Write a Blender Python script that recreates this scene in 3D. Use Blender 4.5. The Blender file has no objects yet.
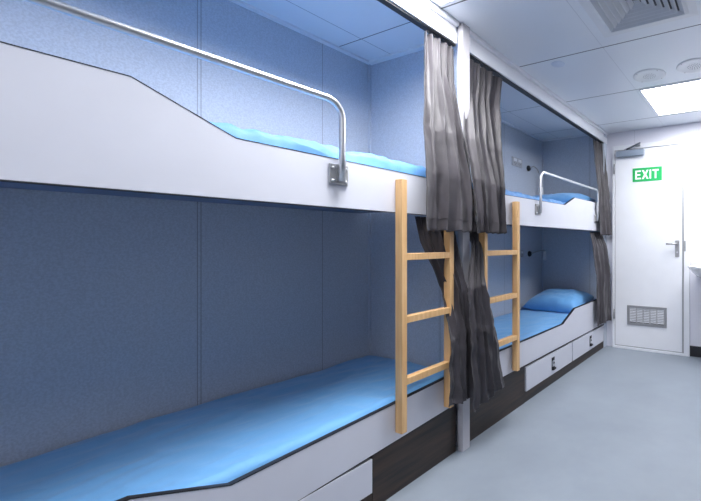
import bpy, bmesh, math, random
from mathutils import Vector, Matrix, noise
random.seed(4)
S = bpy.context.scene
COL = S.collection
# ------------------------------------------------------------------ camera
F, TAN, PX, PY = 390.0, 0.4964, 560.4, 242.0
cam_d = bpy.data.cameras.new('camera'); cam = bpy.data.objects.new('camera', cam_d); COL.objects.link(cam)
cam.location = (1.4, 0.0, 1.1)
cam.rotation_euler = (math.pi / 2, 0, math.atan(TAN))
cam_d.sensor_width = 36; cam_d.lens = 36 * F / 701
cam_d.shift_x = (350.5 - PX) / 701; cam_d.shift_y = (PY - 250.5) / 701
cam_d.clip_start = 0.02
S.camera = cam
# ------------------------------------------------------------------ world and exposure
w = bpy.data.worlds.new('world'); S.world = w; w.use_nodes = True
w.node_tree.nodes['Background'].inputs[0].default_value = (0.9, 0.94, 1.0, 1)
w.node_tree.nodes['Background'].inputs[1].default_value = 0.05
LIGHT_STRENGTH = 15.5
NEAR_LIGHT_STRENGTH = 31.0
REAR_FILL_STRENGTH = 9.0
S.view_settings.view_transform = 'Standard'; S.view_settings.look = 'None'
S.view_settings.gamma = 1.0; S.view_settings.use_curve_mapping = False
S.view_settings.exposure = 0.35

# ------------------------------------------------------------------ materials
def srgb(r, g, b):
    f = lambda c: (c / 255 / 12.92) if c / 255 <= 0.04045 else ((c / 255 + 0.055) / 1.055) ** 2.4
    return (f(r), f(g), f(b), 1)

class NT:
    def __init__(s, name):
        s.m = bpy.data.materials.new(name); s.m.use_nodes = True
        s.t = s.m.node_tree; s.b = s.t.nodes['Principled BSDF']
    def n(s, typ, **kw):
        x = s.t.nodes.new(typ)
        for k, v in kw.items(): setattr(x, k, v)
        return x
    def l(s, a, b): s.t.links.new(a, b)
    def pos(s):
        return s.n('ShaderNodeNewGeometry').outputs['Position']
    def noise(s, vec, scale, detail=3, rough=0.55):
        x = s.n('ShaderNodeTexNoise'); x.inputs['Scale'].default_value = scale
        x.inputs['Detail'].default_value = detail; x.inputs['Roughness'].default_value = rough
        s.l(vec, x.inputs['Vector']); return x.outputs['Fac']
    def math(s, op, a, b=None):
        x = s.n('ShaderNodeMath', operation=op)
        for i, q in enumerate((a, b)):
            if q is None: continue
            if isinstance(q, (int, float)): x.inputs[i].default_value = q
            else: s.l(q, x.inputs[i])
        return x.outputs[0]
    def ramp(s, fac, stops):
        x = s.n('ShaderNodeValToRGB'); e = x.color_ramp.elements
        e[0].position, e[0].color = stops[0]; e[1].position, e[1].color = stops[1]
        for p, c in stops[2:]:
            q = e.new(p); q.color = c
        s.l(fac, x.inputs[0]); return x.outputs[0]
    def mix(s, fac, a, b):
        x = s.n('ShaderNodeMix', data_type='RGBA')
        for sock, q in ((x.inputs[0], fac), (x.inputs[6], a), (x.inputs[7], b)):
            if isinstance(q, (int, float)): sock.default_value = q
            elif isinstance(q, tuple): sock.default_value = q
            else: s.l(q, sock)
        return x.outputs[2]
    def bump(s, h, strength, dist=0.01):
        x = s.n('ShaderNodeBump'); x.inputs['Strength'].default_value = strength
        x.inputs['Distance'].default_value = dist
        s.l(h, x.inputs['Height']); s.l(x.outputs[0], s.b.inputs['Normal'])
    def base(s, c):
        if isinstance(c, tuple): s.b.inputs['Base Color'].default_value = c
        else: s.l(c, s.b.inputs['Base Color'])
    def lines(s, comp, positions, width):
        """mask = 1 on thin lines at the given world coordinates of one axis"""
        acc = None
        for p in positions:
            d = s.math('LESS_THAN', s.math('ABSOLUTE', s.math('SUBTRACT', comp, p)), width / 2)
            acc = d if acc is None else s.math('MAXIMUM', acc, d)
        return acc

def mat(name, col, rough=0.5, metal=0.0, var=0.05, scale=8.0, bump=0.0, bscale=200.0, coat=0.0):
    k = NT(name); p = k.pos()
    dark = tuple(c * (1 - var) for c in col[:3]) + (1,)
    lite = tuple(min(1, c * (1 + var)) for c in col[:3]) + (1,)
    k.base(k.ramp(k.noise(p, scale), [(0.3, dark), (0.7, lite)]))
    k.b.inputs['Roughness'].default_value = rough; k.b.inputs['Metallic'].default_value = metal
    if coat: k.b.inputs['Coat Weight'].default_value = coat
    if bump: k.bump(k.noise(p, bscale), bump, 0.002)
    return k.m

WHITE = mat('white_laminate', srgb(204, 206, 216), 0.38, var=0.015)
WHITEPAINT = mat('white_paint', srgb(232, 234, 240), 0.4, var=0.015)
EDGE = mat('black_edging', srgb(28, 28, 34), 0.5)
CHROME = mat('brushed_steel', srgb(214, 215, 218), 0.34, 1.0, var=0.05, scale=60)
GREYMETAL = mat('satin_grey_metal', srgb(172, 173, 176), 0.42, 0.8, var=0.05, scale=60)
SATIN = mat('silver_paint', srgb(150, 162, 178), 0.4, 0.35, var=0.03)
BLACKP = mat('black_plastic', srgb(22, 22, 26), 0.35)
DARKGAP = mat('dark_void', srgb(14, 14, 18), 0.8)
POST = mat('post_paint', srgb(186, 184, 190), 0.45, var=0.03)
GREEN = mat('exit_green', srgb(18, 176, 92), 0.45, var=0.02)
SIGNWHITE = mat('sign_white', srgb(245, 250, 248), 0.45, var=0.0)
CERAMIC = mat('basin_ceramic', srgb(236, 238, 242), 0.12, var=0.01, coat=0.6)
DECK = mat('bunk_underside', srgb(120, 134, 165), 0.55)
SHELLW = mat('white_plastic', srgb(228, 230, 234), 0.4, var=0.02)
GRILLE = mat('diffuser_grey', srgb(196, 199, 206), 0.45, var=0.03)

def wall_mat(name, col, speck, ylines=(), xlines=(), linecol=None, lw=0.004):
    k = NT(name); p = k.pos()
    fine = k.noise(p, 140, 2, 0.7); big = k.noise(p, 3.0, 2)
    lo = tuple(c * (1 - speck) for c in col[:3]) + (1,); hi = tuple(min(1, c * (1 + speck)) for c in col[:3]) + (1,)
    c = k.ramp(fine, [(0.38, lo), (0.62, hi)])
    c = k.mix(k.math('MULTIPLY', big, 0.12), c, lo)
    sep = k.n('ShaderNodeSeparateXYZ'); k.l(p, sep.inputs[0])
    lc = linecol or tuple(q * 0.45 for q in col[:3]) + (1,)
    for comp, ps in ((sep.outputs[1], ylines), (sep.outputs[0], xlines)):
        if ps: c = k.mix(k.math('MULTIPLY', k.lines(comp, ps, lw), 0.75), c, lc)
    k.base(c); k.b.inputs['Roughness'].default_value = 0.6
    k.bump(fine, 0.08, 0.001)
    return k.m
WALLB = wall_mat('alcove_wall_panel', srgb(192, 200, 213), 0.09, ylines=(0.803, 0.815, 1.342, -0.1, 2.3, 3.09), xlines=(-0.165, -0.155), lw=0.0035)
WALLW = wall_mat('cabin_wall_panel', srgb(222, 222, 232), 0.015, xlines=(0.30, 1.2), lw=0.002)

def ceil_mat(name='ceiling_panels', xs=(0.6, 1.2), ys=[1.46 + 0.715 * i for i in range(-3, 4)], xf=0.22):
    k = NT(name); p = k.pos()
    sep = k.n('ShaderNodeSeparateXYZ'); k.l(p, sep.inputs[0])
    base = k.ramp(k.noise(p, 1.5, 2), [(0.3, srgb(228, 232, 239)), (0.7, srgb(233, 237, 243))])
    c = k.mix(k.math('MULTIPLY', k.lines(sep.outputs[0], xs, 0.004), xf), base, srgb(90, 100, 120))
    c = k.mix(k.math('MULTIPLY', k.lines(sep.outputs[1], ys, 0.008 if xf < .5 else 0.005), 0.95), c, srgb(52, 58, 72))
    k.base(c); k.b.inputs['Roughness'].default_value = 0.33
    return k.m
CEIL = ceil_mat()
CEILN = ceil_mat('alcove_ceiling_panels', (-0.515,), [1.42 - 0.715 * i for i in range(3)], 0.8)
CEILF = ceil_mat('far_alcove_ceiling_panels', (-0.52,), [2.135, 2.85, 3.565], 0.6)

def floor_mat():
    k = NT('vinyl_floor'); p = k.pos()
    a = k.noise(p, 2.2, 5, 0.6); b = k.noise(p, 26, 3, 0.6)
    c = k.ramp(a, [(0.3, srgb(131, 140, 151)), (0.7, srgb(146, 155, 166))])
    c = k.mix(k.math('MULTIPLY', b, 0.18), c, srgb(128, 138, 150))
    # a few faint scuffs
    sc = k.ramp(k.noise(p, 7.0, 6, 0.75), [(0.66, (0, 0, 0, 1)), (0.74, (1, 1, 1, 1))])
    c = k.mix(k.math('MULTIPLY', sc, 0.25), c, srgb(128, 137, 150))
    k.base(c)
    k.l(k.ramp(a, [(0.3, (0.36,) * 3 + (1,)), (0.7, (0.46,) * 3 + (1,))]), k.b.inputs['Roughness'])
    k.bump(a, 0.06, 0.01)
    return k.m
FLOOR = floor_mat()

def wood_mat():
    k = NT('beech_wood'); p = k.pos()
    mp = k.n('ShaderNodeMapping'); mp.inputs['Scale'].default_value = (70, 70, 5); k.l(p, mp.inputs[0])
    g = k.noise(mp.outputs[0], 1.0, 4, 0.6)
    k.base(k.ramp(g, [(0.25, srgb(206, 160, 106)), (0.55, srgb(222, 180, 128)), (0.8, srgb(232, 194, 144))]))
    k.b.inputs['Roughness'].default_value = 0.42; k.bump(g, 0.05, 0.001)
    return k.m
WOOD = wood_mat()

def plinth_mat():
    k = NT('dark_brown_plinth'); p = k.pos()
    mp = k.n('ShaderNodeMapping'); mp.inputs['Scale'].default_value = (40, 3, 40); k.l(p, mp.inputs[0])
    g = k.noise(mp.outputs[0], 1.0, 4, 0.6)
    k.base(k.ramp(g, [(0.35, srgb(26, 23, 24)), (0.7, srgb(64, 48, 38))]))
    k.b.inputs['Roughness'].default_value = 0.4
    return k.m
PLINTH = plinth_mat()

def sheet_mat(name, col, wr=0.35):
    k = NT(name); p = k.pos()
    n1 = k.noise(p, 5.0, 3); weave = k.noise(p, 900, 1)
    lo = tuple(c * 0.94 for c in col[:3]) + (1,)
    k.base(k.ramp(n1, [(0.3, lo), (0.7, col)]))
    k.b.inputs['Roughness'].default_value = 0.62
    k.b.inputs['Sheen Weight'].default_value = 0.25
    mp = k.n('ShaderNodeMapping'); mp.inputs['Rotation'].default_value = (0, 0, 0.5); mp.inputs['Scale'].default_value = (6, 2.4, 5)
    k.l(p, mp.inputs[0])
    rid = k.math('ABSOLUTE', k.math('SUBTRACT', k.noise(mp.outputs[0], 1.2, 2, 0.5), 0.5))
    h = k.math('ADD', k.math('MULTIPLY', rid, -1.0), k.math('MULTIPLY', weave, 0.01))
    k.bump(h, wr, 0.03)
    return k.m
SHEET = sheet_mat('blue_sheet', srgb(110, 174, 230), 0.6)
PILLOWM = sheet_mat('blue_pillowcase', srgb(108, 172, 230), 0.4)
SHEETUP = sheet_mat('pale_blue_sheet', srgb(92, 150, 212), 1.0)

def curtain_mat():
    k = NT('charcoal_curtain'); p = k.pos()
    weave = k.noise(p, 500, 2); big = k.noise(p, 9, 4, 0.6)
    k.base(k.ramp(big, [(0.3, srgb(50, 47, 52)), (0.7, srgb(63, 59, 65))]))
    k.b.inputs['Roughness'].default_value = 0.55
    k.b.inputs['Sheen Weight'].default_value = 0.12
    h = k.math('ADD', k.math('MULTIPLY', big, 0.6), k.math('MULTIPLY', weave, 0.04))
    k.bump(h, 0.35, 0.012)
    return k.m
CURT = curtain_mat()

def emis(name, col, st):
    k = NT(name)
    k.b.inputs['Base Color'].default_value = (0.9, 0.9, 0.9, 1)
    k.b.inputs['Emission Color'].default_value = col; k.b.inputs['Emission Strength'].default_value = st
    return k.m
LAMP = emis('lit_diffuser', (0.98, 0.985, 1.0, 1), LIGHT_STRENGTH)
FILL_REAR = emis('added_rear_fill', (0.98, 0.985, 1.0, 1), REAR_FILL_STRENGTH)
LAMP_NEAR = emis('lit_diffuser_bright', (0.98, 0.985, 1.0, 1), NEAR_LIGHT_STRENGTH)

# ------------------------------------------------------------------ mesh helpers
def box(bm, x0, x1, y0, y1, z0, z1, bev=0.0):
    m = Matrix.Translation(((x0 + x1) / 2, (y0 + y1) / 2, (z0 + z1) / 2)) @ Matrix.Diagonal((abs(x1 - x0), abs(y1 - y0), abs(z1 - z0), 1))
    r = bmesh.ops.create_cube(bm, size=1, matrix=m)
    if bev:
        es = {e for v in r['verts'] for e in v.link_edges}
        bmesh.ops.bevel(bm, geom=list(es), offset=bev, segments=2, profile=0.6, affect='EDGES')

def prism_yz(bm, pts, x0, x1):
    """polygon in the YZ plane extruded along X"""
    a = [bm.verts.new((x0, y, z)) for y, z in pts]; b = [bm.verts.new((x1, y, z)) for y, z in pts]
    bm.faces.new(a); bm.faces.new(list(reversed(b)))
    n = len(pts)
    for i in range(n): bm.faces.new((a[i], b[i], b[(i + 1) % n], a[(i + 1) % n]))

def tube(bm, pts, r, seg=14, cap=True):
    pts = [Vector(p) for p in pts]; rings = []
    up = None
    for i, p in enumerate(pts):
        t = (pts[min(i + 1, len(pts) - 1)] - pts[max(i - 1, 0)]).normalized()
        if up is None: up = t.orthogonal().normalized()
        up = (up - t * up.dot(t)).normalized(); sd = t.cross(up)
        rr = r[i] if isinstance(r, (list, tuple)) else r
        rings.append([bm.verts.new(p + (up * math.cos(2 * math.pi * k / seg) + sd * math.sin(2 * math.pi * k / seg)) * rr) for k in range(seg)])
    for a, b in zip(rings, rings[1:]):
        for k in range(seg):
            f = bm.faces.new((a[k], a[(k + 1) % seg], b[(k + 1) % seg], b[k])); f.smooth = True
    if cap:
        bm.faces.new(list(reversed(rings[0]))); bm.faces.new(rings[-1])

def lathe(bm, prof, c, axis='Z', seg=32):
    rings = []
    for r, h in prof:
        ring = []
        for k in range(seg):
            a = 2 * math.pi * k / seg; u, v = r * math.cos(a), r * math.sin(a)
            q = {'Z': (u, v, h), 'X': (h, u, v), 'Y': (u, h, v)}[axis]
            ring.append(bm.verts.new((c[0] + q[0], c[1] + q[1], c[2] + q[2])))
        rings.append(ring)
    for a, b in zip(rings, rings[1:]):
        for k in range(seg):
            f = bm.faces.new((a[k], a[(k + 1) % seg], b[(k + 1) % seg], b[k])); f.smooth = True
    bm.faces.new(list(reversed(rings[0]))); bm.faces.new(rings[-1])

def finish(name, bm, m, parent=None, smooth=None):
    bmesh.ops.recalc_face_normals(bm, faces=bm.faces)
    me = bpy.data.meshes.new(name); bm.to_mesh(me); bm.free()
    me.materials.append(m)
    if smooth is not None:
        for p in me.polygons: p.use_smooth = smooth
    o = bpy.data.objects.new(name, me); COL.objects.link(o)
    if parent:
        o.parent = parent
        # meshes are modelled in world coordinates: undo the parent's location
        T = Vector((0, 0, 0)); q = parent
        while q: T += q.location; q = q.parent
        me.transform(Matrix.Translation(-T))
    return o

def boxo(name, m, dims, parent=None, bev=0.0):
    bm = bmesh.new(); box(bm, *dims, bev=bev); return finish(name, bm, m, parent)

def tag(o, label, cat, group=None):
    o['label'] = label; o['category'] = cat
    if group: o['group'] = group
    return o
def struct(o): o['kind'] = 'structure'; return o
def thing(name, loc, label, cat, group=None):
    o = bpy.data.objects.new(name, None); o.location = loc; o.empty_display_size = 0.1; COL.objects.link(o)
    return tag(o, label, cat, group)

# ------------------------------------------------------------------ the setting
XB = -0.73                       # back wall of the bunk alcoves
YW = 3.93                        # door wall
XR, YN, ZC = 1.95, -1.1, 2.25
YA0, YA1 = -0.42, 3.84           # alcove ends
struct(boxo('floor', FLOOR, (XB - .1, XR + .1, YN - .1, YW + .1, -0.06, 0)))
struct(boxo('ceiling', CEIL, (XB - .1, XR + .1, YN - .1, YW + .1, ZC, ZC + .06)))
struct(boxo('wall_left', WALLB, (XB - .08, XB, YN - .1, YW + .1, 0, ZC)))
struct(boxo('wall_far', WALLW, (-0.0, XR + .1, YW, YW + .1, 0, ZC)))
struct(boxo('wall_alcove_far', WALLB, (XB, 0.0, YA1, YW + .1, 0, ZC)))
WALLR = wall_mat('low_bounce_wall', srgb(104, 108, 118), 0.02)  # unseen right wall, coloured dark to cut bounce into the lower alcove
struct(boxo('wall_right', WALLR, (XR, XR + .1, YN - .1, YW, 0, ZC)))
struct(boxo('wall_near', WALLW, (XB, XR, YN - .1, YN, 0, ZC)))
struct(boxo('wall_alcove_near', WALLB, (XB, 0.0, YN, YA0, 0, ZC)))
struct(boxo('wall_partition', WALLB, (XB, -0.022, 1.640, 1.662, 0, ZC)))
struct(boxo('baseboard_far', EDGE, (0.84, XR, YW - .012, YW, 0, 0.10)))
struct(boxo('baseboard_right', EDGE, (XR - .012, XR, YN, YW - .012, 0, 0.10)))
# slightly lower ceiling panels over the bunks, with a pale cornice strip along the walls
for nm, y0, y1, zc, cm in (('ceiling_alcove_near', YA0, 1.640, 2.205, CEILN), ('ceiling_alcove_far', 1.662, YA1, 2.238, CEILF)):
    struct(boxo(nm, cm, (XB, -0.021, y0, y1, zc, ZC)))
    bm = bmesh.new()
    box(bm, XB, XB + .03, y0, y1, zc - .012, zc); box(bm, XB + .03, -0.04, y1 - .03, y1, zc - .012, zc)
    box(bm, XB + .03, -0.04, y0, y0 + .03, zc - .012, zc)
    struct(finish('trim_1' if y0 < 0 else 'trim_2', bm, WHITEPAINT))
# narrow vertical trims in alcove corners
bm = bmesh.new(); box(bm, XB, XB + .012, 1.628, 1.640, 0.45, 2.193); struct(finish('trim_3', bm, WALLB))
bm = bmesh.new(); box(bm, XB, XB + .012, YA1 - .012, YA1, 0.45, 2.226); struct(finish('trim_4', bm, WALLB))

# door
d = bpy.data.objects.new('door_1', None); d.location = (0.44, YW, 0); COL.objects.link(d); struct(d)
bm = bmesh.new()
box(bm, 0.072, 0.094, YW - .03, YW, 0, 2.10, .002); box(bm, 0.794, 0.846, YW - .03, YW, 0, 2.10, .002)
box(bm, 0.094, 0.794, YW - .03, YW, 2.053, 2.10, .002)
finish('door_frame', bm, WHITEPAINT, d)
boxo('door_sill', WHITEPAINT, (0.094, 0.794, YW - .035, YW, 0, 0.022), d, .002)
bm = bmesh.new()
box(bm, 0.094, 0.102, YW - .018, YW - .001, 0.022, 2.053); box(bm, 0.776, 0.794, YW - .021, YW - .001, 0.022, 2.053)
box(bm, 0.102, 0.776, YW - .018, YW - .001, 0.022, 0.032)
finish('door_edge_shadow_strip', bm, GREYMETAL, d)  # right one is an aluminium strip; left and bottom stand in for shadow lines
boxo('door_leaf', WHITEPAINT, (0.102, 0.776, YW - .026, YW - .001, 0.032, 2.047), d, .002)
for z in (1.86, 0.35):
    bm = bmesh.new(); tube(bm, [(0.092, YW - .034, z - .05), (0.092, YW - .034, z + .05)], .007)
    finish('hinge', bm, GREYMETAL, d, True)
YD = YW - .026
# lever handle on a long plate
bm = bmesh.new(); box(bm, 0.712, 0.752, YD - .006, YD, 0.955, 1.115, .002); pl = finish('handle_plate', bm, GREYMETAL, d)
bm = bmesh.new(); tube(bm, [(0.732, YD - .004, 1.082), (0.732, YD - .042, 1.082), (0.726, YD - .052, 1.082), (0.70, YD - .055, 1.082), (0.66, YD - .055, 1.082), (0.635, YD - .053, 1.081)], .009)
finish('door_handle', bm, GREYMETAL, d, True)
bm = bmesh.new(); lathe(bm, [(.009, -.012), (.009, 0)], (0.732, YD, 1.0), 'Y', 16); finish('lock_cylinder', bm, CHROME, d)
boxo('strike_plate', GREYMETAL, (0.796, 0.812, YW - .034, YW - .029, 1.01, 1.11), d)
# louvred vent
v = bpy.data.objects.new('door_vent', None); v.location = (0.433, YD, 0.36); COL.objects.link(v); v.parent = d
v.location = Vector((0.433, YD, 0.36)) - d.location
bm = bmesh.new()
x0, x1, z0, z1 = 0.232, 0.632, 0.252, 0.452
box(bm, x0, x0 + .028, YD - .008, YD, z0, z1); box(bm, x1 - .028, x1, YD - .008, YD, z0, z1)
box(bm, x0 + .028, x1 - .028, YD - .008, YD, z0, z0 + .026); box(bm, x0 + .028, x1 - .028, YD - .008, YD, z1 - .026, z1)
for i in range(1, 5):
    xx = x0 + .028 + (x1 - x0 - .056) * i / 5
    box(bm, xx - .006, xx + .006, YD - .007, YD, z0 + .026, z1 - .026)
finish('vent_frame', bm, GREYMETAL, v)
boxo('vent_backing', mat('vent_shadow', srgb(84, 84, 88), .6), (x0 + .01, x1 - .01, YD - .001, YD + .001, z0 + .01, z1 - .01), v)
bm = bmesh.new()
for k in range(9):
    zz = z0 + .034 + k * .0165
    a = [bm.verts.new(q) for q in ((x0 + .028, YD - .008, zz), (x1 - .028, YD - .008, zz), (x1 - .028, YD - .001, zz + .010), (x0 + .028, YD - .001, zz + .010))]
    b = [bm.verts.new((q.co.x, q.co.y, q.co.z + .0025)) for q in a]
    bm.faces.new(a); bm.faces.new(list(reversed(b)))
    for i in range(4): bm.faces.new((a[i], b[i], b[(i + 1) % 4], a[(i + 1) % 4]))
finish('vent_louvre', bm, GRILLE, v)

# door closer
t = thing('door_closer', (0.265, YD, 2.0), 'silver grey door closer with angled arm at the top left of the white door', 'door closer')
boxo('closer_body', SATIN, (0.125, 0.41, YD - .05, YD, 1.975, 2.035), t, .006)
bm = bmesh.new(); lathe(bm, [(.014, 0), (.014, .012), (.008, .02)], (0.22, YD - .028, 2.035), 'Z', 16); finish('spindle', bm, GREYMETAL, t, True)
bm = bmesh.new(); tube(bm, [(0.225, YD - .028, 2.045), (0.385, YD - .075, 2.088)], .009, 8); tube(bm, [(0.385, YD - .072, 2.090), (0.345, YD - .018, 2.090)], .006, 8)
finish('closer_arm', bm, mat('closer_arm_metal', srgb(96, 100, 110), .4, .6), t, True)
boxo('arm_bracket', GREYMETAL, (0.32, 0.37, YW - .045, YW - .030, 2.072, 2.098), t)

# exit sign
t = thing('exit_sign', (0.436, YD, 1.78), 'green EXIT sign with white letters on the upper part of the door', 'sign')
sx0, sx1, sz0, sz1 = 0.288, 0.584, 1.712, 1.850
boxo('sign_board', GREEN, (sx0, sx1, YD - .004, YD, sz0, sz1), t)
def letter(ch, cx, w, h, zc, th):
    bm = bmesh.new(); y0, y1 = YD - .0055, YD - .0038
    L, R, B, T = cx - w / 2, cx + w / 2, zc - h / 2, zc + h / 2
    def poly(p):
        a = [bm.verts.new((x, y0, z)) for x, z in p]; b = [bm.verts.new((x, y1, z)) for x, z in p]
        bm.faces.new(a); bm.faces.new(list(reversed(b)))
        for i in range(len(p)): bm.faces.new((a[i], b[i], b[(i + 1) % len(p)], a[(i + 1) % len(p)]))
    if ch == 'E':
        poly([(L, B), (R, B), (R, B + th), (L + th, B + th), (L + th, zc - th / 2), (R - .006, zc - th / 2), (R - .006, zc + th / 2), (L + th, zc + th / 2), (L + th, T - th), (R, T - th), (R, T), (L, T)])
    elif ch == 'X':
        g = th * 1.25
        poly([(L, B), (L + g, B), (cx, zc - g * .75), (R - g, B), (R, B), (cx + g * .55, zc), (R, T), (R - g, T), (cx, zc + g * .75), (L + g, T), (L, T), (cx - g * .55, zc)])
    elif ch == 'I': poly([(cx - th / 2, B), (cx + th / 2, B), (cx + th / 2, T), (cx - th / 2, T)])
    elif ch == 'T': poly([(cx - th / 2, B), (cx + th / 2, B), (cx + th / 2, T - th), (R, T - th), (R, T), (L, T), (L, T - th), (cx - th / 2, T - th)])
    finish('letter', bm, SIGNWHITE, t)
for ch, cx, w in (('E', .346, .058), ('X', .418, .070), ('I', .470, .02), ('T', .522, .062)): letter(ch, cx, w, .090, 1.781, .016)

# ------------------------------------------------------------------ centre post, curtain rails
t = tag(boxo('support_post', POST, (0.0, 0.034, 1.602, 1.658, 0, ZC)), 'white square upright post between the two bunk bays, floor to ceiling', 'post')
def valance(y0, y1, label):
    t = thing('curtain_rail', (0, (y0 + y1) / 2, 2.13), label, 'curtain rail', 'ceiling curtain rails')
    bm = bmesh.new(); box(bm, -0.02, -0.002, y0, y1, 2.137, ZC); box(bm, -0.002, 0.008, y0, y1, 2.137, 2.195, .002)
    finish('pelmet', bm, WHITEPAINT, t)
    boxo('top_moulding', WHITEPAINT, (-0.002, 0.022, y0, y1, 2.228, ZC), t, .003)
    bm = bmesh.new(); box(bm, -0.038, -0.003, y0, y1, 2.129, 2.1372); finish('track', bm, BLACKP, t)
valance(YA0, 1.590, 'white pelmet and dark curtain track above the nearer bunks')
valance(1.660, 3.92, 'white pelmet and dark curtain track above the bunks beside the door')

# ------------------------------------------------------------------ bunks
def mirror(y): return 3.244 - y      # the two bays mirror one another about the post
def lower_bunk(near):
    if near:
        t = thing('lower_bunk', (-.36, .6, 0), 'lower built-in bunk in the nearer bay, white front panel and dark plinth', 'bunk')
        ya, yb = YA0, 1.59
        top = [(1.59, .412), (.606, .372), (.397, .455), (YA0, .45)]
        bot = [(YA0, .20), (.8, .213), (1.59, .252)]
    else:
        t = thing('lower_bunk', (-.36, 2.7, 0), 'lower built-in bunk beside the door, white front panel with two drawers', 'bunk')
        ya, yb = 1.664, YA1
        top = [(YA1, .527), (3.105, .518), (2.87, .426), (1.664, .426)]
        bot = [(1.664, .262), (YA1, .252)]
    bm = bmesh.new(); prism_yz(bm, bot + top, -.018, 0.0); finish('front_panel', bm, WHITE, t)
    # dark edging along the top edge of the panel
    bm = bmesh.new(); tp = sorted(top)
    poly = [(y, z + .0035) for y, z in reversed(tp)] + [(y, z) for y, z in tp]
    prism_yz(bm, poly, -.019, .001); finish('top_edging', bm, EDGE, t)
    bm = bmesh.new(); bp = sorted(bot)
    prism_yz(bm, [(y, z - .004) for y, z in bp] + [(y, z) for y, z in reversed(bp)], -.017, 0.001); finish('bottom_edging', bm, EDGE, t)
    boxo('deck', DECK, (XB + .001, -.02, ya + .001, yb - .001 if near else yb - .014, .24, .26), t)
    if near: rects = [(-.41, .325), (.333, 1.087)]
    else: rects = [(2.292, 3.042), (3.058, 3.828)]
    py = (rects[-1][1], yb) if near else (ya, rects[0][0])
    bm = bmesh.new(); box(bm, -.035, -.016, ya, yb, 0, .2 if near else .246)
    if near: box(bm, -.016, -.004, py[0] + .006, py[1], 0, .222); prism_yz(bm, [(py[0] + .006, .222), (py[1], .222), (py[1], .247)], -.016, -.004)
    else: box(bm, -.016, -.004, py[0], py[1] - .012, 0, .25)
    box(bm, -.016, -.006, ya, yb, 0, .066)
    finish('plinth', bm, PLINTH, t)
    for k, (a, b) in enumerate(rects):
        zt = .205 if near and k == 0 else (.212 if near else .238)
        dr = boxo('drawer', WHITE, (-.016, 0.002, a, b, .074, zt), t, .0015)
        if not (near and False):
            yc = (a + b) / 2 + (0.02 if not near else 0); h0, h1 = .108, .206
            if near: h0, h1 = .09, .188
            q = boxo('handle', BLACKP, (0.002, .006, yc - .022, yc + .022, h0, h1), dr, .0015)
            boxo('latch_button', BLACKP, (.006, .010, yc - .016, yc + .014, h1 - .022, h1 - .006), q, .002)
            bm = bmesh.new(); lathe(bm, [(.0075, 0), (.0075, .004), (.006, .005)], (.006, yc + .006, h0 + .054), 'X', 16); finish('lock', bm, BLACKP, q, True)
            boxo('chrome_plate', CHROME, (.0058, .0072, yc - .016, yc + .016, h0 + .026, h1 - .024), q)
            bm = bmesh.new(); box(bm, .006, .020, yc - .02, yc + .02, h0 + .004, h0 + .010); box(bm, .015, .020, yc - .02, yc + .02, h0 + .004, h0 + .020)
            finish('finger_pull', bm, BLACKP, q)
            boxo('recess', DARKGAP, (.0055, .0066, yc - .019, yc + .019, h0 + .004, h0 + .028), q)
    return t
lower_bunk(True); lower_bunk(False)

def upper_bunk(near):
    if near:
        t = thing('upper_bunk', (-.36, .6, 1.23), 'upper bunk in the nearer bay with tall white guard panel sloping down', 'bunk')
        ya, yb = YA0, 1.59; zb = 1.23
        top = [(1.59, 1.404), (.619, 1.412), (.397, 1.514), (YA0, 1.514)]
        a, b = -.12, .940; zr = 1.620
    else:
        t = thing('upper_bunk', (-.36, 2.7, 1.21), 'upper bunk beside the door with white front panel and steel rail', 'bunk')
        ya, yb = 1.664, YA1 - .012; zb = 1.212
        top = [(yb, 1.490), (3.107, 1.486), (2.906, 1.406), (1.664, 1.390)]
        a, b = 2.447, 3.589; zr = 1.608
    bm = bmesh.new(); prism_yz(bm, [(ya, zb), (yb, zb)] + top, -.018, 0); finish('front_panel', bm, WHITE, t)
    bm = bmesh.new(); tp = sorted(top)
    prism_yz(bm, [(y, z + .0025) for y, z in reversed(tp)] + [(y, z) for y, z in tp], -.019, .0008); finish('top_edging', bm, EDGE, t)
    boxo('front_beam', DECK, (-.06, -.018, ya, yb - .03, zb + .001, zb + .04), t)
    boxo('deck', DECK, (XB + .013, -.018, ya + .001, yb - .031, zb + .041, zb + .06), t)
    boxo('bottom_edging', EDGE, (-.019, .001, ya, yb, zb - .003, zb), t)
    # guard rail: one bent tube, both feet bolted to the panel
    R = .06 if near else .05; X = .026; foot = zb + .095
    pts = [(X, b, foot), (X, b, foot + .1), (X, b, zr - R)]
    pts += [(X, b - R + R * math.cos(q), zr - R + R * math.sin(q)) for q in [i * math.pi / 16 for i in range(1, 9)]]
    pts += [(X, (a + b) / 2, zr)]
    pts += [(X, a + R - R * math.sin(q), zr - R + R * math.cos(q)) for q in [i * math.pi / 16 for i in range(0, 9)]]
    pts += [(X, a, foot + .1), (X, a, foot)]
    bm = bmesh.new(); tube(bm, pts, .0118 if near else .0108, 16); g = finish('guard_rail', bm, CHROME, t)
    for y in (a, b):
        bm = bmesh.new(); box(bm, 0.0, .010, y - .036, y + .036, foot - .012, foot + .065, .003)
        box(bm, .010, .018, y - .014, y + .014, foot, foot + .05)
        pl = finish('mounting_plate', bm, GREYMETAL, g)
        for dy in (-.025, .025):
            for dz in (.002, .05):
                bm = bmesh.new(); lathe(bm, [(.006, .0), (.006, .003), (.003, .005)], (.010, y + dy, foot + dz), 'X', 10)
                finish('bolt', bm, CHROME, g)
    return t
upper_bunk(True); upper_bunk(False)

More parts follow.
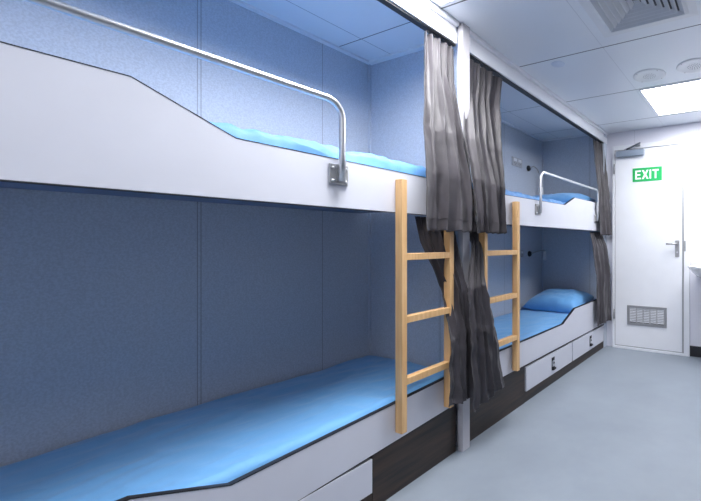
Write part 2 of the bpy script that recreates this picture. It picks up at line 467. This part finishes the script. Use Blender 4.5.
# ------------------------------------------------------------------ mattresses and pillows
def slab(name, m, x0, x1, y0, y1, z0, z1, label, cat, ed=.035, amp=.006, seed=0, slope=0.0, sag=0.0, wf=14, cf=9.0, ca=.012):
    nx, ny = 40, 260
    bm = bmesh.new(); g = []
    for i in range(nx + 1):
        row = []
        for j in range(ny + 1):
            u, v = i / nx, j / ny
            # finer spacing at the edges
            u = .5 - .5 * math.cos(math.pi * u) if False else u
            x, y = x0 + (x1 - x0) * u, y0 + (y1 - y0) * v
            dx = min(x - x0, x1 - x); dy = min(y - y0, y1 - y)
            f = 0
            for q in (dx, dy):
                if q < ed: f += ed * (1 - math.sqrt(max(0, 1 - (1 - q / ed) ** 2)))
            n = noise.fractal(Vector((x * 3.5 + seed, y * 2.2, seed * 1.7)), 1.0, 2.0, 3)
            w = abs(noise.noise(Vector((x * wf + y * 4, y * 3.2 - x * 2, seed + 5))))
            ex = max(0, 1 - (x1 - x) / .16)
            cz = abs(noise.noise(Vector((y * cf - x * 9, x * 4, seed + 8)))) * ca * ex + abs(noise.noise(Vector((x * 5 + y * 3.1, y * 7 - x * 6, seed + 2)))) * ca * .35
            z = z1 - f * .8 - cz + n * amp - w * amp * 1.1 + slope * (y - y0) - sag * 4 * u * (1 - u) * 0
            row.append(bm.verts.new((x, y, z)))
        g.append(row)
    for i in range(nx):
        for j in range(ny): bm.faces.new((g[i][j], g[i + 1][j], g[i + 1][j + 1], g[i][j + 1]))
    ring = [g[i][0] for i in range(nx + 1)] + [g[nx][j] for j in range(1, ny + 1)] + [g[i][ny] for i in range(nx - 1, -1, -1)] + [g[0][j] for j in range(ny - 1, 0, -1)]
    prev = ring
    for lv in range(1, 4):
        cur = []
        for q in ring:
            n = noise.noise(Vector((q.co.y * 9 + q.co.x * 9, lv * 1.3, seed)))
            z = q.co.z + (z0 - q.co.z) * lv / 3
            push = .0 if lv == 3 else 0
            cur.append(bm.verts.new((q.co.x + (push if q.co.x > (x0 + x1) / 2 else -push), q.co.y, z)))
        for k in range(len(ring)): bm.faces.new((prev[k], prev[(k + 1) % len(ring)], cur[(k + 1) % len(ring)], cur[k]))
        prev = cur
    bm.faces.new(prev)
    o = finish(name, bm, m, None, True)
    return tag(o, label, cat)
slab('mattress', SHEET, XB + .005, -.022, YA0 + .01, 1.632, .262, .403, 'blue sheeted mattress on the lower bunk of the nearer bay', 'mattress', seed=1, slope=.006, ed=.03, cf=8, ca=.026, amp=.008)
slab('mattress', SHEET, XB + .005, -.022, 1.668, YA1 - .016, .262, .420, 'blue sheeted mattress on the lower bunk beside the door', 'mattress', seed=2, ed=.03, cf=8, ca=.02)
slab('mattress', SHEETUP, XB + .015, -.024, YA0 + .01, 1.555, 1.295, 1.480, 'pale blue sheeted mattress on the nearer upper bunk, edge above white panel', 'mattress', seed=3, amp=.016, wf=26, cf=14, ca=.024, ed=.03, slope=-.006)
slab('mattress', SHEETUP, XB + .015, -.024, 1.668, YA1 - .045, 1.275, 1.446, 'pale blue sheeted mattress on the upper bunk beside the door', 'mattress', seed=4, amp=.016, wf=22, cf=15, ca=.03, ed=.03)

def pillow(name, c, sx, sy, h, label, rot=0, tilt=0, seed=0):
    bm = bmesh.new(); n = 36; gt, gb = [], []
    for i in range(n + 1):
        rt, rb = [], []
        for j in range(n + 1):
            u, v = -1 + 2 * i / n, -1 + 2 * j / n
            pin = 1 - .06 * (abs(u) ** 3 * (1 - abs(v) ** 2) * -1 + 0)
            x, y = u * sx * (1 - .05 * (1 - v * v) * abs(u) ** 2 * 0 - .05 * (1 - abs(v) ** 1.5) * abs(u)), v * sy * (1 - .06 * (1 - abs(u) ** 1.5) * abs(v))
            p = (max(0, 1 - u ** 4) * max(0, 1 - v ** 4)) ** .55
            k = noise.fractal(Vector((u * 2.2 + seed, v * 2.2, seed)), 1, 2, 3) * .010 * (p ** .3)
            w = -abs(noise.noise(Vector((u * 7 + seed, v * 2.5, 1)))) * .008 * p
            rt.append(bm.verts.new((x, y, h * .62 * p + k + w)))
            rb.append(rt[-1] if i in (0, n) or j in (0, n) else bm.verts.new((x, y, -h * .38 * p)))
        gt.append(rt); gb.append(rb)
    for i in range(n):
        for j in range(n):
            bm.faces.new((gt[i][j], gt[i + 1][j], gt[i + 1][j + 1], gt[i][j + 1]))
            bm.faces.new((gb[i][j], gb[i][j + 1], gb[i + 1][j + 1], gb[i + 1][j]))
    bmesh.ops.transform(bm, matrix=Matrix.Translation(c) @ Matrix.Rotation(rot, 4, 'Z') @ Matrix.Rotation(tilt, 4, 'X'), verts=bm.verts)
    return tag(finish(name, bm, PILLOWM, None, True), label, 'pillow')
pillow('pillow', (-.385, 3.57, .487), .295, .24, .175, 'plump blue pillow on the lower bunk beside the door', tilt=.16, seed=2)
pillow('pillow', (-.365, 3.50, 1.497), .31, .27, .14, 'blue pillow on the upper bunk beside the door', tilt=.10, seed=6)

# ------------------------------------------------------------------ ladders
def ladder(y0, y1, ztop, label):
    t = thing('bunk_ladder', (0.03, (y0 + y1) / 2, .27), label, 'ladder', 'beech bunk ladders')
    for y in (y0, y1 - .028):
        boxo('stile', WOOD, (0.004, 0.046, y, y + .028, .272, ztop), t, .003)
    for z in (.475, .745, 1.02):
        boxo('rung', WOOD, (0.008, 0.044, y0 + .028, y1 - .028, z, z + .030), t, .002)
ladder(1.198, 1.522, 1.372, 'pale wooden ladder hung on the nearer bunks, left of the curtains')
ladder(1.772, 2.140, 1.360, 'pale wooden ladder hung on the bunks beside the door, right of the curtains')

# ------------------------------------------------------------------ curtains
def cinterp(levels, t):
    for a, b in zip(levels, levels[1:]):
        if t <= b[0] or b is levels[-1]:
            k = (t - a[0]) / (b[0] - a[0]); k = max(0, min(1, k)); k = k * k * (3 - 2 * k) * .5 + k * .5
            return [p + (q - p) * k for p, q in zip(a[1:], b[1:])]
def curtain(levels, pleats, seed, label, hooks=True, ns=150, nt=80, skew=0.0, drift=.6, crush=.005):
    """levels: (t, z, yLeft, yRight, xLeft, xRight, fold depth) from the top (t=0) to the hem (t=1)"""
    t_ = thing('curtain', (levels[0][4], (levels[0][2] + levels[0][3]) / 2, levels[-1][1]), label, 'curtain', 'charcoal bunk curtains')
    bm = bmesh.new(); g = []
    for j in range(nt + 1):
        t = j / nt
        z, yl, yr, xl, xr, A = cinterp(levels, t)
        row = []
        for i in range(ns + 1):
            s = i / ns
            n1 = noise.noise(Vector((s * 2.5, t * 1.3, seed)))
            n2 = noise.noise(Vector((s * 6.0 + 9, t * 2.0, seed + 3)))
            n3 = noise.noise(Vector((s * pleats * 1.15 + 3 * t * drift, t * 1.6, seed + 11)))
            ph = 2 * math.pi * pleats * (s + .11 * n1 * (t + .35) + .05 * math.sin(5 * s + seed)) + seed
            sn = math.sin(ph)
            fold = math.copysign(abs(sn) ** .7, sn) * (.55 + .5 * (n2 + .3)) + 1.5 * n3
            env = min(1, s * 8, (1 - s) * 8) * .7 + .3
            depth = A * env * .8 * fold
            # fine gathers close to the heading die out downwards
            depth += .006 * math.sin(ph * 2.7 + 1) * max(0, 1 - t * 4)
            # small creases
            cr = noise.fractal(Vector((s * 5 + t * 4, t * 9 - s * 3, seed + 7)), 1, 2, 3) * crush * min(1, t * 3)
            y = yl + (yr - yl) * s + A * .35 * math.cos(ph) * env
            x = xl + (xr - xl) * s + depth + cr
            zz = z + .004 * math.sin(ph + .5) * t + skew * (s - .5) * t
            row.append(bm.verts.new((x, y, zz)))
        g.append(row)
    for j in range(nt):
        for i in range(ns): bm.faces.new((g[j][i], g[j][i + 1], g[j + 1][i + 1], g[j + 1][i]))
    o = finish('cloth', bm, CURT, t_, True)
    md = o.modifiers.new('thickness', 'SOLIDIFY'); md.thickness = .0022; md.offset = 0
    # stitched hem as a separate strip at the foot
    bm = bmesh.new(); k0 = int(nt * .935); k1 = k0 + 1
    me = o.data
    def vv(j, i): return me.vertices[j * (ns + 1) + i].co.copy() + t_.location
    for i in range(ns):
        q = []
        for (jj, ii) in ((k0, i), (k0, i + 1), (k1, i + 1), (k1, i)):
            v_ = vv(jj, ii)
            tt = vv(jj, min(ns, ii + 1)) - vv(jj, max(0, ii - 1)); nrm = tt.cross(Vector((0, 0, 1))).normalized()
            if jj == k1: v_ = vv(k0, ii) + (v_ - vv(k0, ii)) * .22
            q.append(v_ + nrm * .0022)
        a = [bm.verts.new(c) for c in q]; bm.faces.new(a)
    bmesh.ops.remove_doubles(bm, verts=bm.verts, dist=1e-5)
    h = finish('hem_stitching', bm, mat('curtain_seam', srgb(62, 58, 64), .7), t_, True)
    md = h.modifiers.new('thickness', 'SOLIDIFY'); md.thickness = .001; md.offset = 0
    if hooks:
        z, yl, yr, xl, xr, A = levels[0][1:]
        nh = max(4, pleats)
        for k in range(nh):
            y = yl + (yr - yl) * (k + .5) / nh; x = (xl + xr) / 2
            bm = bmesh.new(); tube(bm, [(x, y, z - .004), (x, y, z + .012)], .0025, 6); finish('runner_hook', bm, BLACKP, t_)
    return t_
curtain([(0, 2.116, 1.392, 1.590, -.016, -.016, .013), (.2, 1.93, 1.372, 1.572, .0, .0, .018), (.5, 1.64, 1.318, 1.590, .045, .050, .028), (.72, 1.42, 1.30, 1.622, .078, .080, .032), (1, 1.152, 1.292, 1.652, .088, .080, .030)],
        5, 1.0, 'long charcoal curtain gathered left of the post over the nearer upper bunk')
curtain([(0, 2.116, 1.672, 2.030, -.016, -.016, .013), (.2, 1.93, 1.645, 1.985, .0, .0, .018), (.5, 1.64, 1.585, 1.95, .070, .040, .026), (.72, 1.42, 1.578, 1.93, .118, .080, .026), (1, 1.150, 1.600, 1.925, .130, .084, .034)],
        5, 4.3, 'long charcoal curtain gathered right of the post over the bunk beside the door')
curtain([(0, 1.222, 1.350, 1.590, -.036, -.036, .010), (.12, 1.10, 1.375, 1.580, -.030, .010, .014), (.35, .86, 1.485, 1.585, -.005, .080, .018), (.6, .62, 1.462, 1.622, .078, .076, .018), (1, .292, 1.452, 1.650, .080, .076, .022)],
        4, 2.2, 'crumpled charcoal curtain hanging from the nearer upper bunk down left of the post', hooks=False, skew=-.02, crush=.010)
curtain([(0, 1.206, 1.68, 1.86, -.036, -.036, .010), (.12, 1.10, 1.655, 1.80, .050, .0, .014), (.35, .86, 1.570, 1.74, .098, .075, .018), (.6, .62, 1.560, 1.80, .126, .100, .020), (1, .25, 1.580, 1.885, .136, .105, .026)],
        4, 5.1, 'crumpled charcoal curtain hanging right of the post down to the dark plinth', hooks=False, skew=.03, crush=.010)
curtain([(0, 2.116, 3.60, 3.90, -.016, -.016, .013), (.3, 1.84, 3.62, 3.90, -.004, .010, .016), (.55, 1.58, 3.60, 3.895, .030, .045, .017), (1, 1.170, 3.60, 3.895, .045, .075, .018)],
        4, 3.4, 'narrow charcoal curtain beside the door frame over the upper bunk', ns=110)
curtain([(0, 1.204, 3.52, 3.83, -.036, -.030, .010), (.15, 1.06, 3.52, 3.86, .0, .025, .014), (.5, .76, 3.53, 3.89, .035, .055, .016), (1, .285, 3.52, 3.895, .045, .062, .018)],
        4, 6.6, 'narrow charcoal curtain beside the door frame hanging to the drawers', hooks=False, ns=110)

# ------------------------------------------------------------------ ceiling fittings
def ceiling_light(x0, x1, y0, y1, label, lit=None):
    t = thing('ceiling_light', ((x0 + x1) / 2, (y0 + y1) / 2, ZC), label, 'ceiling light', 'flush ceiling light panels')
    bm = bmesh.new(); f = .012
    box(bm, x0 - f, x0, y0 - f, y1 + f, ZC - .006, ZC); box(bm, x1, x1 + f, y0 - f, y1 + f, ZC - .006, ZC)
    box(bm, x0, x1, y0 - f, y0, ZC - .006, ZC); box(bm, x0, x1, y1, y1 + f, ZC - .006, ZC)
    finish('light_frame', bm, WHITEPAINT, t)
    boxo('light_diffuser', lit or LAMP, (x0, x1, y0, y1, ZC - .004, ZC), t)
ceiling_light(.635, 1.80, 2.915, 3.55, 'wide lit ceiling panel near the door, right of the speakers')
ceiling_light(.045, .575, .78, 1.425, 'square lit ceiling panel above the nearer bunks, just peeping in at the top', LAMP_NEAR)
ceiling_light(.635, 1.175, -.66, -.02, 'added square fill light panel, unseen behind the camera', FILL_REAR)  # unseen panel added behind the camera to light the room

# square air diffuser with nested louvre rings
t = thing('air_diffuser', (.9, 1.83, ZC), 'square four-way air diffuser with nested louvre rings in the ceiling', 'air vent')
cx, cy = .900, 1.825
def ring_frame(bm, r0, r1, za, zb, th=.002):
    A = [bm.verts.new((cx + sx * r0, cy + sy * r0, za)) for sx, sy in ((-1, -1), (1, -1), (1, 1), (-1, 1))]
    B = [bm.verts.new((cx + sx * r1, cy + sy * r1, zb)) for sx, sy in ((-1, -1), (1, -1), (1, 1), (-1, 1))]
    A2 = [bm.verts.new(v.co + Vector((0, 0, th))) for v in A]; B2 = [bm.verts.new(v.co + Vector((0, 0, th))) for v in B]
    for i in range(4):
        j = (i + 1) % 4
        bm.faces.new((A[i], A[j], B[j], B[i])); bm.faces.new((A2[i], B2[i], B2[j], A2[j]))
        bm.faces.new((A[i], A2[i], A2[j], A[j])); bm.faces.new((B[i], B[j], B2[j], B2[i]))
bm = bmesh.new(); ring_frame(bm, .208, .250, ZC - .006, ZC - .003, .003); ring_frame(bm, .192, .210, ZC - .016, ZC - .006, .003); finish('diffuser_flange', bm, SHELLW, t)
boxo('diffuser_throat', mat('throat_grey', srgb(70, 74, 84), .7), (cx - .205, cx + .205, cy - .205, cy + .205, ZC - .0015, ZC), t)
for k in range(6):
    r = .018 + k * .0305
    bm = bmesh.new(); ring_frame(bm, r, r + .020, ZC - .002, ZC - .014, .0015); ring_frame(bm, r + .020, r + .0245, ZC - .014, ZC - .0138, .002); finish('louvre_ring', bm, GRILLE, t)
bm = bmesh.new(); box(bm, cx - .014, cx + .014, cy - .014, cy + .014, ZC - .008, ZC - .003); finish('centre_plate', bm, GRILLE, t)

def speaker(x, y, label):
    t = thing('ceiling_speaker', (x, y, ZC), label, 'speaker', 'round ceiling speakers')
    bm = bmesh.new(); lathe(bm, [(.112, 0), (.112, -.002), (.108, -.004), (.084, -.0045), (.078, -.003), (.010, -.004)], (x, y, ZC), 'Z', 48); finish('speaker_rim', bm, SHELLW, t, True)
    bm = bmesh.new(); rr = random.Random(7)
    for ring, n in ((.012, 5), (.026, 10), (.040, 15)):
        for k in range(n):
            a = 2 * math.pi * (k + ring * 20) / n
            lathe(bm, [(.0026, 0), (.0026, -.0008)], (x + ring * math.cos(a), y + ring * math.sin(a), ZC - .0040), 'Z', 6)
    finish('grille_holes', bm, mat('grille_hole', srgb(80, 82, 88), .7), t)['kind'] = 'stuff'
    for k in range(4):
        a = math.pi / 4 + k * math.pi / 2
        bm = bmesh.new(); lathe(bm, [(.004, 0), (.004, -.002)], (x + .098 * math.cos(a), y + .098 * math.sin(a), ZC - .0035), 'Z', 10)
        finish('rim_screw', bm, GREYMETAL, t)
speaker(.752, 2.69, 'round white ceiling speaker, the left one next to the light panel')
speaker(1.05, 2.67, 'round white ceiling speaker at the right edge of the picture')
bm = bmesh.new(); lathe(bm, [(.045, 0), (.045, -.002), (.041, -.004), (.01, -.0045)], (.266, 2.25, ZC), 'Z', 40)
tag(finish('cover_cap', bm, mat('cap_white', srgb(214, 222, 236), .35), None, True), 'faint round white cover cap on the ceiling left of the diffuser', 'cover plate')

# ------------------------------------------------------------------ sockets and reading lamps in the far bay
def outlet(y0, y1, z0, z1, label):
    t = thing('wall_socket', (XB, (y0 + y1) / 2, (z0 + z1) / 2), label, 'socket', 'bunk wall sockets')
    boxo('faceplate', mat('socket_plate', srgb(176, 178, 184), .4), (XB, XB + .010, y0, y1, z0, z1), t, .002)
    w = (y1 - y0)
    for k in range(2):
        c = y0 + w * (.27 + .46 * k); zc = (z0 + z1) / 2
        boxo('rocker_switch', SHELLW, (XB + .010, XB + .014, c - w * .16, c + w * .16, zc + .004, z1 - .010), t, .001)
        bm = bmesh.new()
        for dy, dz in ((-.016, -.014), (.016, -.014), (0, -.028)):
            box(bm, XB + .010, XB + .0115, c + dy - .004, c + dy + .004, zc + dz - .003, zc + dz + .003)
        finish('pin_holes', bm, DARKGAP, t)
outlet(3.215, 3.395, 1.855, 1.940, 'grey double wall socket above the upper bunk beside the door')
outlet(3.290, 3.420, .945, 1.015, 'grey wall socket above the lower bunk beside the door')

def reading_lamp(y, z, upper, label):
    t = thing('reading_lamp', (XB, y, z), label, 'reading lamp', 'bunk reading lamps')
    bm = bmesh.new(); lathe(bm, [(.030, 0), (.030, .012), (.022, .022), (.012, .03)], (XB, y, z), 'X', 24); finish('lamp_base', bm, BLACKP, t, True)
    if upper:
        pts = [(XB + .025, y, z), (XB + .05, y + .03, z + .02), (XB + .06, y + .09, z + .0), (XB + .065, y + .14, z - .06), (XB + .07, y + .165, z - .14), (XB + .07, y + .170, z - .19)]
    else:
        pts = [(XB + .025, y, z), (XB + .05, y + .05, z + .018), (XB + .06, y + .13, z + .03), (XB + .065, y + .20, z + .035), (XB + .065, y + .228, z + .015)]
    # smooth with a Catmull-Rom pass
    sm = []
    P = [Vector(p) for p in pts]; P = [P[0]] + P + [P[-1]]
    for i in range(1, len(P) - 2):
        for k in range(6):
            u = k / 6
            sm.append(.5 * ((2 * P[i]) + (-P[i - 1] + P[i + 1]) * u + (2 * P[i - 1] - 5 * P[i] + 4 * P[i + 1] - P[i + 2]) * u * u + (-P[i - 1] + 3 * P[i] - 3 * P[i + 1] + P[i + 2]) * u ** 3))
    sm.append(P[-2])
    bm = bmesh.new(); tube(bm, sm, .0055, 10); finish('gooseneck', bm, GREYMETAL, t, True)
    e = P[-2]
    L = .10 if upper else .09
    bm = bmesh.new(); lathe(bm, [(.010, .01), (.014, 0), (.018, -L * .4), (.022, -L), (.018, -L + .004)], tuple(e), 'Z', 20); finish('lamp_head', bm, SHELLW, t, True)
reading_lamp(3.525, 1.875, True, 'black and white gooseneck reading lamp above the upper bunk pillow')
reading_lamp(3.545, .975, False, 'black and white gooseneck reading lamp above the lower bunk pillow')

# ------------------------------------------------------------------ wash basin on the door wall
t = thing('wash_basin', (1.13, 3.93, .88), 'white ceramic wash basin on the wall right of the door, cut by the frame', 'basin')
bm = bmesh.new(); seg = 48
cxb, cyb, rx, ry = 1.112, 3.735, .255, .235
def ring(sc, z, dy=0):
    out = []
    for k in range(seg):
        a = 2 * math.pi * k / seg
        x = cxb + rx * sc * math.cos(a); y = cyb + dy + ry * sc * math.sin(a)
        out.append(bm.verts.new((x, min(y, YW - .001), z)))
    return out
rings = [ring(s, z, dy) for s, z, dy in ((.18, .745, .06), (.45, .752, .05), (.70, .785, .03), (.88, .830, .01), (.97, .860, 0), (1.0, .872, 0), (1.0, .882, 0), (.97, .888, 0), (.88, .884, 0), (.80, .865, 0), (.65, .81, 0), (.40, .785, 0), (.10, .778, 0))]
for a, b in zip(rings, rings[1:]):
    for k in range(seg): bm.faces.new((a[k], a[(k + 1) % seg], b[(k + 1) % seg], b[k]))
bm.faces.new(rings[0]); bm.faces.new(rings[-1])
finish('bowl', bm, CERAMIC, t, True)
bm = bmesh.new(); tube(bm, [(cxb, YW - .05, .88), (cxb, YW - .05, .98), (cxb, YW - .07, 1.01), (cxb, YW - .12, 1.01), (cxb, YW - .15, .99)], .012); finish('tap', bm, CHROME, t, True)
bm = bmesh.new(); tube(bm, [(cxb, cyb + .06, .75), (cxb, cyb + .06, .62), (cxb, cyb + .09, .60), (cxb, YW - .002, .60)], .018); finish('waste_pipe', bm, CHROME, t, True)
